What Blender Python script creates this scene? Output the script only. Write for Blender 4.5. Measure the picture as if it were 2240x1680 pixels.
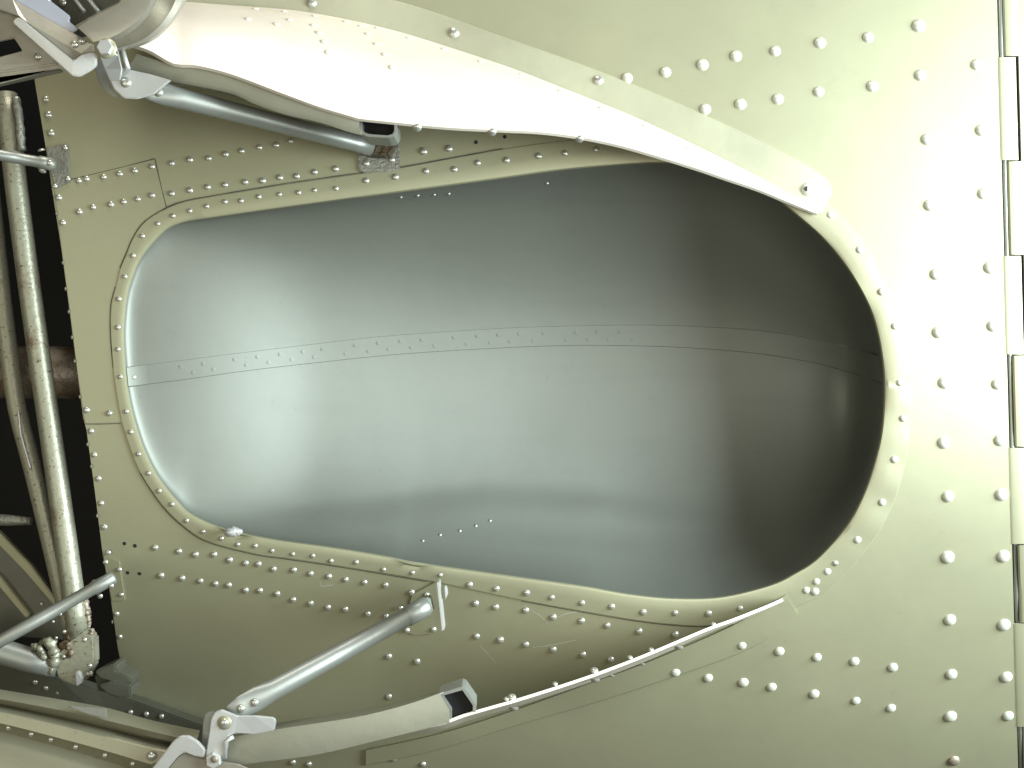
import bpy, bmesh, math, random
import numpy as np
from mathutils import Vector, Matrix
from mathutils.bvhtree import BVHTree
random.seed(7)
for o in list(bpy.data.objects): bpy.data.objects.remove(o)
SC = bpy.context.scene
COL = SC.collection
# ---------------------------------------------------------------- frame of reference
# The belly hangs overhead and is seen from below. Local frame: u right, v up in the picture,
# w out of the belly towards the ground, in units of S metres.
S = 0.00036          # metres per unit
D = 2300.0           # eye to belly distance in units
H = 1.45             # height of the belly over the ground, metres
def world(p): return Vector((p[0]*S, -p[1]*S, H-p[2]*S))
def wdir(p): return Vector((p[0], -p[1], -p[2])).normalized()

# ---------------------------------------------------------------- camera
cam = bpy.data.cameras.new('camera'); camo = bpy.data.objects.new('camera', cam); COL.objects.link(camo)
camo.location = world((0, 0, D)); camo.rotation_euler = (math.pi, 0, 0)
cam.sensor_width = 36; cam.lens = 36*D/2240.0; cam.clip_start = 0.01; cam.clip_end = 100
SC.camera = camo
# ---------------------------------------------------------------- light
wd = bpy.data.worlds.new('World'); SC.world = wd; wd.use_nodes = True
bgn = wd.node_tree.nodes['Background']
bgn.inputs[0].default_value = (1.0, 0.91, 0.62, 1); bgn.inputs[1].default_value = 0.115
def area(name, loc, target, size, power, color):
    l = bpy.data.lights.new(name, 'AREA'); l.shape = 'DISK'; l.size = size*S; l.energy = power; l.color = color
    o = bpy.data.objects.new(name, l); COL.objects.link(o); o.location = world(loc)
    d = world(target)-world(loc); o.rotation_euler = d.to_track_quat('-Z', 'Y').to_euler()
    return o
area('right_key', (2900, 480, 1350), (500, 0, -100), 2200, 54.0, (0.82, 0.96, 1.0))  # key from the right, unseen source, no actual window
area('upper_lamp', (-500, 3200, 800), (-100, 200, 0), 1000, 7.0, (1.0, 0.95, 0.87))
area('front_fill', (700, -250, 2900), (300, 0, 0), 1500, 4.0, (1.0, 0.99, 0.92))  # added fill from the camera side, standing in for ground bounce
area('left_fill', (-1800, -100, 2900), (600, 0, -200), 2600, 3.5, (1.0, 0.98, 0.82))  # unseen fill added to brighten the right end of the liner
vs = SC.view_settings
vs.view_transform = 'Standard'; vs.look = 'None'; vs.exposure = 0.0; vs.gamma = 1; vs.use_curve_mapping = False
SC.render.engine = 'CYCLES'

# ---------------------------------------------------------------- materials
def mat(name, base, rough=0.42, metal=0.35, spec=0.5, var=0.10, scale=9, bump=0.03, bscale=60, rust=0, dirt=0, streak=0):
    m = bpy.data.materials.new(name); m.use_nodes = True
    nt = m.node_tree; N = nt.nodes; L = nt.links; b = N['Principled BSDF']
    tc = N.new('ShaderNodeTexCoord')
    n1 = N.new('ShaderNodeTexNoise'); n1.inputs['Scale'].default_value = scale; n1.inputs['Detail'].default_value = 6; n1.inputs['Roughness'].default_value = 0.65
    L.new(tc.outputs['Object'], n1.inputs['Vector'])
    r = N.new('ShaderNodeValToRGB'); L.new(n1.outputs['Fac'], r.inputs[0])
    r.color_ramp.elements[0].position = 0.3; r.color_ramp.elements[1].position = 0.7
    r.color_ramp.elements[0].color = tuple(c*(1-var) for c in base)+(1,); r.color_ramp.elements[1].color = tuple(min(1, c*(1+var)) for c in base)+(1,)
    colout = r.outputs[0]
    def layer(colout, scale, lo, hi, colr, detail=8, amount=1.0):
        n = N.new('ShaderNodeTexNoise'); n.inputs['Scale'].default_value = scale; n.inputs['Detail'].default_value = detail; n.inputs['Roughness'].default_value = 0.7
        L.new(tc.outputs['Object'], n.inputs['Vector'])
        rr = N.new('ShaderNodeMapRange'); rr.inputs[1].default_value = lo; rr.inputs[2].default_value = hi; rr.inputs[4].default_value = amount
        L.new(n.outputs['Fac'], rr.inputs[0])
        mx = N.new('ShaderNodeMix'); mx.data_type = 'RGBA'; L.new(rr.outputs[0], mx.inputs[0]); L.new(colout, mx.inputs[6]); mx.inputs[7].default_value = colr+(1,)
        return mx.outputs[2], rr.outputs[0]
    metfac = None
    if dirt:
        colout, _ = layer(colout, 45, 0.60, 0.80, tuple(c*0.45 for c in base), amount=dirt)
        colout, _ = layer(colout, 260, 0.66, 0.72, tuple(c*0.3 for c in base), detail=3, amount=dirt)
    if streak:
        mp_ = N.new('ShaderNodeMapping'); mp_.inputs['Scale'].default_value = (6, 70, 30); L.new(tc.outputs['Object'], mp_.inputs['Vector'])
        n_ = N.new('ShaderNodeTexNoise'); n_.inputs['Scale'].default_value = 1.0; n_.inputs['Detail'].default_value = 5; L.new(mp_.outputs[0], n_.inputs['Vector'])
        q_ = N.new('ShaderNodeMapRange'); q_.inputs[1].default_value = 0.52; q_.inputs[2].default_value = 0.75; q_.inputs[4].default_value = streak; L.new(n_.outputs['Fac'], q_.inputs[0])
        x_ = N.new('ShaderNodeMix'); x_.data_type = 'RGBA'; L.new(q_.outputs[0], x_.inputs[0]); L.new(colout, x_.inputs[6]); x_.inputs[7].default_value = tuple(c*0.5 for c in base)+(1,); colout = x_.outputs[2]
    if rust:
        colout, f1 = layer(colout, 22, 0.66-0.2*rust, 0.80-0.2*rust, (0.12, 0.062, 0.028), amount=0.85)
        colout, f2 = layer(colout, 420, 0.62, 0.68, (0.07, 0.03, 0.015), detail=2, amount=0.9)
    L.new(colout, b.inputs['Base Color'])
    b.inputs['Metallic'].default_value = metal
    b.inputs['Specular IOR Level'].default_value = spec
    rm = N.new('ShaderNodeMapRange'); rm.inputs[3].default_value = max(0.02, rough-0.07); rm.inputs[4].default_value = min(1, rough+0.07)
    L.new(n1.outputs['Fac'], rm.inputs[0]); L.new(rm.outputs[0], b.inputs['Roughness'])
    if bump:
        n2 = N.new('ShaderNodeTexNoise'); n2.inputs['Scale'].default_value = bscale; n2.inputs['Detail'].default_value = 4
        L.new(tc.outputs['Object'], n2.inputs['Vector'])
        n3 = N.new('ShaderNodeTexNoise'); n3.inputs['Scale'].default_value = 1500; n3.inputs['Detail'].default_value = 2
        L.new(tc.outputs['Object'], n3.inputs['Vector'])
        ad = N.new('ShaderNodeMath'); ad.operation = 'MULTIPLY_ADD'; L.new(n3.outputs['Fac'], ad.inputs[0]); ad.inputs[1].default_value = 0.05; L.new(n2.outputs['Fac'], ad.inputs[2])
        bp = N.new('ShaderNodeBump'); bp.inputs['Strength'].default_value = bump; bp.inputs['Distance'].default_value = 0.01
        L.new(ad.outputs[0], bp.inputs['Height']); L.new(bp.outputs[0], b.inputs['Normal'])
    return m
M = {}
M['skin'] = mat('silver_dope', (0.312, 0.303, 0.196), 0.48, 0.42, dirt=0.16, var=0.04, scale=7, bump=0.05, bscale=16)
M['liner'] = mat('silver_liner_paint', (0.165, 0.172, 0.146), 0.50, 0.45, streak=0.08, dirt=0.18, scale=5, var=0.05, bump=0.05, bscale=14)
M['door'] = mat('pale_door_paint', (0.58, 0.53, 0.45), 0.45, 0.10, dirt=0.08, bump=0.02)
M['channel'] = mat('channel_paint', (0.22, 0.215, 0.16), 0.45, 0.35, dirt=0.3, bump=0.04)
M['tan'] = mat('silver_tan_bounce', (0.36, 0.335, 0.275), 0.34, 0.5, dirt=0.3, bump=0.04)  # silver paint with the floor's tan reflection put into its colour
M['rivet'] = mat('rivet_metal', (0.50, 0.50, 0.44), 0.30, 0.7, bump=0, var=0.15, scale=40)
M['bright'] = mat('bare_aluminium', (0.52, 0.525, 0.51), 0.38, 0.45, dirt=0.3, bump=0.03)
M['rod'] = mat('rod_silver', (0.29, 0.30, 0.27), 0.43, 0.6, dirt=0.25, bump=0.02)
M['tube'] = mat('worn_tube_paint', (0.30, 0.298, 0.22), 0.42, 0.4, dirt=0.12, rust=0.40, bump=0.08, bscale=300)
M['rusty'] = mat('rusty_tube', (0.30, 0.26, 0.20), 0.45, 0.4, dirt=0.4, rust=0.9, bump=0.15, bscale=300)
M['rough'] = mat('rough_casting', (0.26, 0.26, 0.22), 0.40, 0.5, dirt=0.35, bump=0.25, bscale=420)
M['stain'] = mat('brown_stained_metal', (0.07, 0.052, 0.026), 0.55, 0.2, dirt=0.6, rust=0.5, bump=0.4, bscale=250)
M['dark'] = mat('dark_interior_and_shade', (0.004, 0.004, 0.0035), 0.8, 0.0, bump=0)  # also the painted shade inside the channel ends
M['darkolive'] = mat('dark_olive_paint', (0.10, 0.10, 0.075), 0.4, 0.3, dirt=0.4, bump=0.05)
M['joint'] = mat('gap_shade_grime', (0.055, 0.055, 0.04), 0.6, 0.1, bump=0)  # gap shade and grime of the panel edges, put into ribbon colour
M['strip'] = mat('lit_strip_paint', (0.42, 0.41, 0.29), 0.42, 0.40, dirt=0.15, bump=0.03)  # paler than the skin for the light the tilted strip catches
M['olive'] = mat('olive_door_paint', (0.25, 0.238, 0.165), 0.40, 0.45, dirt=0.3, bump=0.03)
M['blue'] = mat('bluish_bare_metal', (0.50, 0.53, 0.62), 0.35, 0.4, bump=0.02)
M['hole'] = mat('open_hole', (0.01, 0.01, 0.01), 0.8, 0, bump=0)

# ---------------------------------------------------------------- helpers
def sst(t): t = max(0.0, min(1.0, t)); return t*t*(3-2*t)
def W(u, v):                                   # belly bulge: rolls away below, more so towards the front
    w = -(v*v)/(2*(12000.0 if v > 0 else 1900.0))
    w -= (46*sst((-v-380)/320.0)-30*sst((-v-720)/130.0))*sst((350-u)/700.0)  # dip shaped to darken the lower left skin, brighter again past the door
    return w
def at(px, py, w=0.0):
    k = (D-w)/D
    return Vector(((px-1120)*k, (840-py)*k, w))
def on(px, py, off=0.0):
    w = 0.0
    for _ in range(6):
        p = at(px, py, w); w = W(p.x, p.y)+off
    return at(px, py, w)
def skin_n(p):
    e = 4.0
    return Vector((-(W(p.x+e, p.y)-W(p.x-e, p.y))/(2*e), -(W(p.x, p.y+e)-W(p.x, p.y-e))/(2*e), 1)).normalized()
def catmull(pts, n, closed=False):
    P = np.array([list(p) for p in pts], float); m = len(P)
    out = []
    segs = m if closed else m-1
    for i in range(segs):
        if closed: a, b, c, d = P[(i-1) % m], P[i], P[(i+1) % m], P[(i+2) % m]
        else: a, b, c, d = P[max(i-1, 0)], P[i], P[i+1], P[min(i+2, m-1)]
        for t in np.linspace(0, 1, 12, endpoint=False):
            out.append(0.5*((2*b)+(-a+c)*t+(2*a-5*b+4*c-d)*t*t+(-a+3*b-3*c+d)*t**3))
    if not closed: out.append(P[-1])
    else: out.append(P[0])
    out = np.array(out)
    if n is None: return out
    s = np.concatenate([[0], np.cumsum(np.linalg.norm(np.diff(out, axis=0), axis=1))]); q = np.linspace(0, s[-1], n)
    return np.stack([np.interp(q, s, out[:, k]) for k in range(out.shape[1])], 1)
def lin(pts, n):
    P = np.array([list(p) for p in pts], float)
    s = np.concatenate([[0], np.cumsum(np.linalg.norm(np.diff(P, axis=0), axis=1))]); q = np.linspace(0, s[-1], n)
    return np.stack([np.interp(q, s, P[:, k]) for k in range(P.shape[1])], 1)
def link(name, me, material, parent=None):
    if material is not None: me.materials.append(material)
    o = bpy.data.objects.new(name, me); COL.objects.link(o)
    if parent is not None:
        o.parent = parent
        if parent.type == 'EMPTY': o.location = -parent.location
    return o
def sheet(name, rows, material, parent=None, closed=False, thick=0, smooth=True, thick_off=-1, sharp=32):
    """rows: list of rows of local points -> quad sheet (world coordinates), optional thickness"""
    n = len(rows[0]); V = []; F = []
    for r in rows: V += [world(p) for p in r]
    for i in range(len(rows)-1):
        for j in range(n if closed else n-1):
            k = (j+1) % n
            F.append((i*n+j, i*n+k, (i+1)*n+k, (i+1)*n+j))
    me = bpy.data.meshes.new(name); me.from_pydata(V, [], F); me.update()
    if sum(p.normal.z*p.area for p in me.polygons) > 0: me.flip_normals(); me.update()   # face the ground
    if smooth: me.polygons.foreach_set('use_smooth', [True]*len(me.polygons))
    o = link(name, me, material, parent)
    if thick:
        md = o.modifiers.new('thickness', 'SOLIDIFY'); md.thickness = thick*S; md.offset = thick_off
        dg = bpy.context.evaluated_depsgraph_get()
        me2 = bpy.data.meshes.new_from_object(o.evaluated_get(dg)); o.modifiers.clear(); o.data = me2; me2.name = name
        bpy.data.meshes.remove(me); me = me2
    me.set_sharp_from_angle(angle=math.radians(sharp))
    return o
def plate(name, pts, thick, material, parent=None, bevel=1.5, skin=False, off=0.0):
    """pts: (px,py) with skin=True (lies on belly, proud by thick) or (px,py,w) front-face corners"""
    bm = bmesh.new()
    fr = []
    for p in pts:
        fr.append(on(p[0], p[1], off+thick) if skin else at(*p))
    vf = [bm.verts.new(world(p)) for p in fr]
    vb = [bm.verts.new(world(Vector((p.x, p.y, p.z-thick-(1.0 if skin else 0))))) for p in fr]
    n = len(pts)
    bm.faces.new(vf); bm.faces.new(vb[::-1])
    for i in range(n): bm.faces.new((vf[i], vb[i], vb[(i+1) % n], vf[(i+1) % n]))
    bmesh.ops.recalc_face_normals(bm, faces=bm.faces)
    if bevel:
        bmesh.ops.bevel(bm, geom=[e for e in bm.edges], offset=bevel*S, segments=2, affect='EDGES', clamp_overlap=True)
    bmesh.ops.triangulate(bm, faces=[f for f in bm.faces if len(f.verts) > 4])
    me = bpy.data.meshes.new(name); bm.to_mesh(me); bm.free()
    return link(name, me, material, parent)
def tube(name, pts, rad, material, parent=None, seg=20, flat=None, cap=True, lump=0):
    """pts local points; rad radius (or list); flat: list of depth-axis scale"""
    P = [Vector(p) for p in pts]; n = len(P)
    if not hasattr(rad, '__len__'): rad = [rad]*n
    if flat is None: flat = [1]*n
    V = []; F = []
    for i in range(n):
        t = (P[min(i+1, n-1)]-P[max(i-1, 0)]).normalized()
        n1 = Vector((0, 0, 1))-t*t.z
        if n1.length < 1e-3: n1 = Vector((0, 1, 0))-t*t.y
        n1.normalize(); n2 = t.cross(n1)
        for k in range(seg):
            a = 2*math.pi*k/seg
            r = rad[i]*(1+lump*random.uniform(-1, 1))
            V.append(world(P[i]+n1*(math.sin(a)*r*flat[i])+n2*(math.cos(a)*r)))
    for i in range(n-1):
        for k in range(seg):
            q = (k+1) % seg
            F.append((i*seg+k, i*seg+q, (i+1)*seg+q, (i+1)*seg+k))
    if cap: F.append(tuple(range(seg))[::-1]); F.append(tuple(range((n-1)*seg, n*seg)))
    me = bpy.data.meshes.new(name); me.from_pydata(V, [], F); me.update()
    me.polygons.foreach_set('use_smooth', [len(p.vertices) == 4 for p in me.polygons])
    return link(name, me, material, parent)
def dome_mesh(name, h, seg=10, prof=None):
    prof = prof or [(1.0, 0.0), (0.86, 0.55), (0.48, 0.9)]
    V = []; F = []
    for (r, z) in prof:
        for k in range(seg):
            a = 2*math.pi*k/seg; V.append((r*math.cos(a), r*math.sin(a), z*h))
    V.append((0, 0, h)); top = len(V)-1
    for i in range(len(prof)-1):
        for k in range(seg):
            q = (k+1) % seg; F.append((i*seg+k, i*seg+q, (i+1)*seg+q, (i+1)*seg+k))
    for k in range(seg): F.append(((len(prof)-1)*seg+k, (len(prof)-1)*seg+(k+1) % seg, top))
    me = bpy.data.meshes.new(name); me.from_pydata(V, [], F); me.update()
    me.polygons.foreach_set('use_smooth', [True]*len(me.polygons)); return me
RV = dome_mesh('rivet_dome', 0.66, 12); RV.materials.append(M['rivet'])
RVF = dome_mesh('rivet_flat', 0.30, 10); RVF.materials.append(M['skin'])
RVL = dome_mesh('rivet_liner', 0.03, 10); RVL.materials.append(M['liner'])
RVD = dome_mesh('rivet_door', 0.35, 10); RVD.materials.append(M['door'])
RVR = dome_mesh('rivet_rusty', 0.55, 12); RVR.materials.append(M['rusty'])
M['rpaint'] = mat('rivet_paint', (0.50, 0.51, 0.43), 0.42, 0.15, bump=0, var=0.08, scale=40)
RVS = dome_mesh('rivet_skin', 0.55, 12); RVS.materials.append(M['rpaint'])
HX = dome_mesh('hex_head', 0.7, 6, [(1, 0), (1, 0.75), (0.88, 1.0)]); HX.materials.append(M['bright'])
HX.polygons.foreach_set('use_smooth', [False]*len(HX.polygons))
HOLE = dome_mesh('hole_disc', 0.04, 10); HOLE.materials.append(M['hole'])
def place(name, mesh, p, n, r, parent, spin=None):
    o = bpy.data.objects.new(name, mesh); COL.objects.link(o)
    q = wdir(n).to_track_quat('Z', 'Y').to_matrix().to_4x4()
    if spin is None: spin = random.uniform(0, 6.28)
    mw = Matrix.Translation(world(p)) @ q @ Matrix.Rotation(spin, 4, 'Z') @ Matrix.Diagonal((r*S, r*S, r*S, 1))
    if parent is not None:
        o.parent = parent
        if parent.type == 'EMPTY': mw = Matrix.Translation(-parent.location) @ mw
    o.matrix_local = mw
    return o
def rivets(pts, r, parent, mesh=None, off=0.0, name='rivet'):
    for (x, y) in pts:
        p = on(x, y, off); place(name, mesh or RV, p, skin_n(p), 1.1*r*random.uniform(0.93, 1.07), parent)
def thing(name, label, cat, base, group=None):
    o = bpy.data.objects.new(name, None); COL.objects.link(o); o.location = world(base); o.empty_display_size = 0.02
    o['label'] = label; o['category'] = cat
    if group: o['group'] = group
    return o
def tag(o, label, cat, group=None):
    o['label'] = label; o['category'] = cat
    if group: o['group'] = group

def blobs(name, cs, material, parent):
    bm = bmesh.new()
    for (x, y, w, r) in cs:
        g_ = bmesh.ops.create_icosphere(bm, subdivisions=2, radius=1.0)
        sx, sy, sz = [random.uniform(0.8, 1.25) for _ in range(3)]; c = world(at(x, y, w))
        for v in g_['verts']:
            q = 1+0.13*math.sin(v.co.x*5+x)*math.sin(v.co.y*6+y)+random.uniform(-0.05, 0.05)
            v.co = Vector((v.co.x*sx*q, v.co.y*sy*q, v.co.z*sz*q))*r*S+c
    me = bpy.data.meshes.new(name); bm.to_mesh(me); bm.free(); me.polygons.foreach_set('use_smooth', [True]*len(me.polygons))
    return link(name, me, material, parent)
# ================================================================ large structure: the belly
belly = thing('fuselage_belly', 'riveted silver aircraft belly with large oblong wheel well in its middle', 'fuselage', (0, 0, 0))
CX, CY = 1100.0, 830.0
def polar(pts, closed_smooth=True, n=480):
    c = catmull(pts, None, True) if closed_smooth else lin(list(pts)+[pts[0]], 4000)
    th = np.arctan2(-(c[:, 1]-CY), c[:, 0]-CX); r = np.hypot(c[:, 0]-CX, c[:, 1]-CY)
    idx = np.argsort(th); th = th[idx]; r = r[idx]
    th = np.concatenate([th-2*np.pi, th, th+2*np.pi]); r = np.concatenate([r, r, r])
    q = np.linspace(-np.pi, np.pi, n, endpoint=False)
    rr = np.interp(q, th, r)
    return np.stack([CX+rr*np.cos(q), CY-rr*np.sin(q)], 1), q
O_PTS = [(275, 808), (271, 729), (278, 651), (294, 597), (309, 565), (337, 529), (367, 501), (405, 486), (456, 478), (560, 463), (734, 439), (900, 417),
         (1071, 394), (1222, 373), (1342, 362), (1433, 357), (1500, 360), (1580, 374), (1670, 415), (1756, 482), (1807, 529), (1857, 592), (1895, 658), (1915, 711), (1929, 780), (1934, 850),
         (1929, 939), (1915, 1003), (1890, 1078), (1852, 1149), (1789, 1220), (1738, 1254), (1680, 1281), (1572, 1306), (1467, 1308), (1376, 1299), (1271, 1281), (1120, 1260),
         (917, 1231), (841, 1216), (721, 1196), (600, 1179), (496, 1157), (421, 1125), (385, 1092), (345, 1041), (315, 981), (294, 917), (281, 860)]
Q_PTS = [(247, 805), (242, 729), (243, 668), (253, 628), (263, 587), (278, 552), (291, 521), (316, 486), (362, 457), (405, 441), (468, 429), (560, 414), (640, 401), (780, 381), (864, 369),
         (1100, 326), (1232, 308), (1400, 293), (1560, 300), (1700, 360), (1800, 430), (1857, 489), (1895, 537), (1948, 648), (1976, 716), (1994, 792), (1996, 851), (1994, 901), (1984, 990),
         (1958, 1091), (1908, 1185), (1819, 1284), (1738, 1330), (1640, 1362), (1551, 1369), (1497, 1368), (1406, 1359), (1289, 1340), (1140, 1313), (1022, 1288), (932, 1270),
         (752, 1240), (632, 1222), (560, 1212), (456, 1185), (403, 1152), (354, 1104), (306, 1033), (278, 962), (263, 909), (251, 838)]
def xe(y): return 2181+(y/1680.0)*46
B_PTS = [(30, -160), (700, -160), (1400, -160), (xe(-160), -160), (xe(400), 400), (xe(840), 840), (xe(1300), 1300), (xe(1850), 1850), (1400, 1850), (800, 1850), (345, 1850), (300, 1600), (276, 1500),
         (258, 1420), (241, 1300), (225, 1215), (208, 1078), (189, 939), (182, 914), (170, 820), (153, 686), (134, 542), (114, 415), (99, 316), (76, 177)]
NT = 480
O, TH = polar(O_PTS, n=NT); Q, _ = polar(Q_PTS, n=NT); B, _ = polar(B_PTS, False, n=NT)
# skin sheet with its opening
rows = []
for s in np.linspace(0, 1, 16):
    e = s**1.3
    rows.append([on(*( (O[i]*0.7+Q[i]*0.3)*(1-e)+B[i]*e )) for i in range(NT)])
skin = sheet('skin_panel', rows, M['skin'], belly, closed=True, thick=5)
# flange ring round the opening, with a rolled lip
PK = [(1969, 837), (1976, 915), (1957, 1005), (1930, 1099), (1876, 1181), (1881, 546), (1929, 638), (1958, 713), (1407, 1339), (1477, 1341), (1550, 1342), (1619, 1331), (1338, 1327), (1770, 1290)]
fr = [[] for _ in range(7)]
for i in range(NT):
    o, q = O[i], Q[i]; x, y = o
    wob = 1.6*math.sin(i*0.43)+1.2*math.sin(i*0.21+1)
    right = max(0, min(1, (x-1500)/350.0))
    dent = 7*math.exp(-(((x-520)/30)**2+((y-1163)/30)**2)) + 7*math.exp(-(((x-905)/28)**2+((y-1228)/30)**2))
    d = (o-q)/np.linalg.norm(o-q)
    mx, my = q*0.55+o*0.45; pk = -3.4*sum(math.exp(-((mx-a_)**2+(my-b_)**2)/(2*20.0**2)) for a_, b_ in PK)
    fr[0].append(on(*q, -1)); fr[1].append(on(*(q+d*1.2), 4+wob*0.3*right))
    fr[2].append(on(*(q*0.55+o*0.45), 4.6+2.4*right+wob*right*0.3+dent*0.15+pk*right)); fr[3].append(on(*(o-d*10), 4.4+wob*0.5*right-dent*0.4))
    fr[4].append(on(*(o-d*3-d*dent*0.5), 2+dent*0.9)); fr[5].append(on(*(o+d*0.5), -5+dent*0.6)); fr[6].append(on(*(o-d*3), -26))
flange = sheet('well_flange', fr, M['skin'], belly, closed=True)
# liner: a tyre-shaped trough behind the opening
NP = 34
LC = on(1105, 815)
# trough: elliptical across, running along u, shallow at the left and closing at the right end
RIM = [on(O[i][0], O[i][1], -10) for i in range(NT)]
rim2 = np.array([[p.x-LC.x, p.y-LC.y] for p in RIM])
ru = rim2[:, 0]+LC.x; rv = rim2[:, 1]+LC.y
iL, iR = int(np.argmin(ru)), int(np.argmax(ru)); uL, uR = ru[iL], ru[iR]
top_i = [i for i in range(NT) if TH[i] > 0 or i == iL]; bot_i = [i for i in range(NT) if TH[i] <= 0]
def edge(idx):
    xs = ru[idx]; ys = rv[idx]; o_ = np.argsort(xs); return xs[o_], ys[o_]
tx, ty = edge(np.array([i for i in range(NT) if rv[i] >= np.interp(ru[i], [uL, uR], [rv[iL], rv[iR]])]))
bx, by = edge(np.array([i for i in range(NT) if rv[i] <= np.interp(ru[i], [uL, uR], [rv[iL], rv[iR]])]))
CRX = [-900, -620, -300, -60, 200, 480, 900]; CRV = [-330, -325, -296, -276, -290, -335, -350]
def sst(t): t = max(0.0, min(1.0, t)); return t*t*(3-2*t)
def depth(u, v):
    vt = np.interp(u, tx, ty); vb = np.interp(u, bx, by); hw = max(1.0, (vt-vb)/2); vm = (vt+vb)/2
    eta = min(1.0, abs(v-vm)/hw)
    tw = min(1.0, max(0.0, (u-uL)/24.0)); ts = min(1.0, max(0.0, (u-uL)/1250.0)); tr = min(1.0, max(0.0, (uR-u)/110.0))
    el = 0.03*math.sqrt(max(0.0, 1-(1-tw)**2))+0.97*(1-(1-ts)**1.9)*(0.62+0.38*sst(ts/0.32)); er = (1-(1-tr)**2.2)**0.5
    d = 375.0*math.sqrt(max(0.0, 1-eta*eta))*el*er
    vc = np.interp(u, CRX, CRV); q = sst((vc-v)/70.0+0.5)      # the lowest sheet stands a little proud of the crown
    fade = sst((u+680)/300.0)*sst((560-u)/500.0)
    return d-12*q*fade*min(1.0, (1-eta)*8)
lr = []
for k in range(NP+1):
    rho = math.cos(k/NP*math.pi/2) if k < NP else 0.0
    row = []
    for i in range(NT):
        u = LC.x+rim2[i, 0]*rho; v = LC.y+rim2[i, 1]*rho
        dp = depth(u, v) if k else 0.0
        row.append(Vector((u*(1+1.0*dp/D*sst(u/500.0)), v, W(u, v)-10-dp)))      # right end undercuts the rim like a tyre well
    lr.append(row)
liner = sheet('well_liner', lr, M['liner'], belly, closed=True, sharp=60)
# rays onto the liner for strips and dots lying on it
verts = [tuple(p) for r in lr for p in r]
faces = [(i*NT+j, i*NT+(j+1) % NT, (i+1)*NT+(j+1) % NT, (i+1)*NT+j) for i in range(NP) for j in range(NT)]
BV = BVHTree.FromPolygons(verts, faces)
EYE = Vector((0, 0, D))
def on_liner(px, py, off=0.0):
    d = (at(px, py, 0)-EYE).normalized()
    loc, n, _, _ = BV.ray_cast(EYE, d)
    if loc is None: return None, None
    if n.z < 0: n = -n
    return loc+n*off, n
SU = catmull([(276, 803), (400, 787), (511, 773), (752, 744), (860, 733), (1101, 717), (1252, 712), (1400, 710), (1520, 713), (1660, 722), (1780, 740), (1870, 762), (1922, 778)], 70)
SL = catmull([(280, 847), (400, 832), (541, 812), (752, 788), (900, 774), (1101, 762), (1252, 757), (1400, 758), (1520, 763), (1660, 775), (1780, 795), (1870, 819), (1930, 840)], 70)
rows = []
for e, off in ((0, -1), (0.03, 1.0), (0.5, 1.2), (0.96, 1.6), (1.0, -1)):
    row = []
    for a, b in zip(SU, SL):
        q = a*(1-e)+b*e; p, n = on_liner(q[0], q[1], off)
        row.append(p if p is not None else on(q[0], q[1], -14))
    rows.append(row)
strip = sheet('seam_strip', rows, M['liner'], belly)
for k in range(28):
    for e, sh in ((0.33, 0.0), (0.68, 0.5)):
        t = (k+sh+2.5)/31*69
        j = int(t)
        if j > 46 or j < 5: continue
        q = SU[j]*(1-e)+SL[j]*e; p, n = on_liner(q[0]+random.uniform(-3, 3), q[1], 2.2)
        if p is not None: place('rivet', RVL, p, n, 4.4, strip)
for (x, y) in [(925, 1183), (963, 1170), (1006, 1161), (1041, 1150), (1072, 1139), (877, 431), (914, 428), (950, 426), (982, 424), (1197, 401), (292, 825)]:
    p, n = on_liner(x, y, 0.5)
    if p is not None: place('rivet', RV, p, n, 3.8 if x > 300 else 7, liner)
# raised doubler patch at the front edge
patch = plate('doubler_patch', [(120, 414), (153, 394), (337, 349), (362, 452), (330, 492), (296, 540), (268, 610), (256, 668), (257, 729), (260, 805), (275, 922), (187, 926), (171, 820), (154, 686), (135, 542)], 2, M['skin'], belly, bevel=0, skin=True)

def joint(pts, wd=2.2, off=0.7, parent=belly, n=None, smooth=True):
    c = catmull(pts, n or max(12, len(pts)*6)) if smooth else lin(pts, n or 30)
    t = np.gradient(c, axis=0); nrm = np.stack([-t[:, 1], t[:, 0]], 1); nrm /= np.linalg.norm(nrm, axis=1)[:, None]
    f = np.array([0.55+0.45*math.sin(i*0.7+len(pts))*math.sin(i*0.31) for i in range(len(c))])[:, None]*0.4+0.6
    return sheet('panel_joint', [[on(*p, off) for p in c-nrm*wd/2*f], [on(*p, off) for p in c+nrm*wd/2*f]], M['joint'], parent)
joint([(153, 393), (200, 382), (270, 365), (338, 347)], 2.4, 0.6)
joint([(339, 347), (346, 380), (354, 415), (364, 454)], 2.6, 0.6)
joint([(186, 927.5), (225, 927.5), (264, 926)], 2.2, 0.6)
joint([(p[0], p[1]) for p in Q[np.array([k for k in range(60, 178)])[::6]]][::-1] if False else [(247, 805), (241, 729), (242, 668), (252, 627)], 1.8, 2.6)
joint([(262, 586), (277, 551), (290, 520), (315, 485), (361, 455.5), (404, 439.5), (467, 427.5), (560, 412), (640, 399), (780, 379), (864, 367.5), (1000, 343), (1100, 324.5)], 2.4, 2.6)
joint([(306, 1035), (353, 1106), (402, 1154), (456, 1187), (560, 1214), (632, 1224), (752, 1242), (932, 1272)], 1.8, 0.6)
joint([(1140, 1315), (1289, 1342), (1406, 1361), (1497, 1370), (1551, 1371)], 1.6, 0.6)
blobs('lip_glint', [(505, 1164, 3, 12), (511, 1163, 3, 12), (517, 1163, 2, 10), (500, 1166, 2, 8), (523, 1163, 0, 8)], M['bright'], belly)  # bright blobs added for the glint on the dented lip
def scratch(pts, wd=1.0):
    o = joint(pts, wd, 0.5); o.name = 'scratch'; o.data.materials[0] = M['rpaint']
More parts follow.
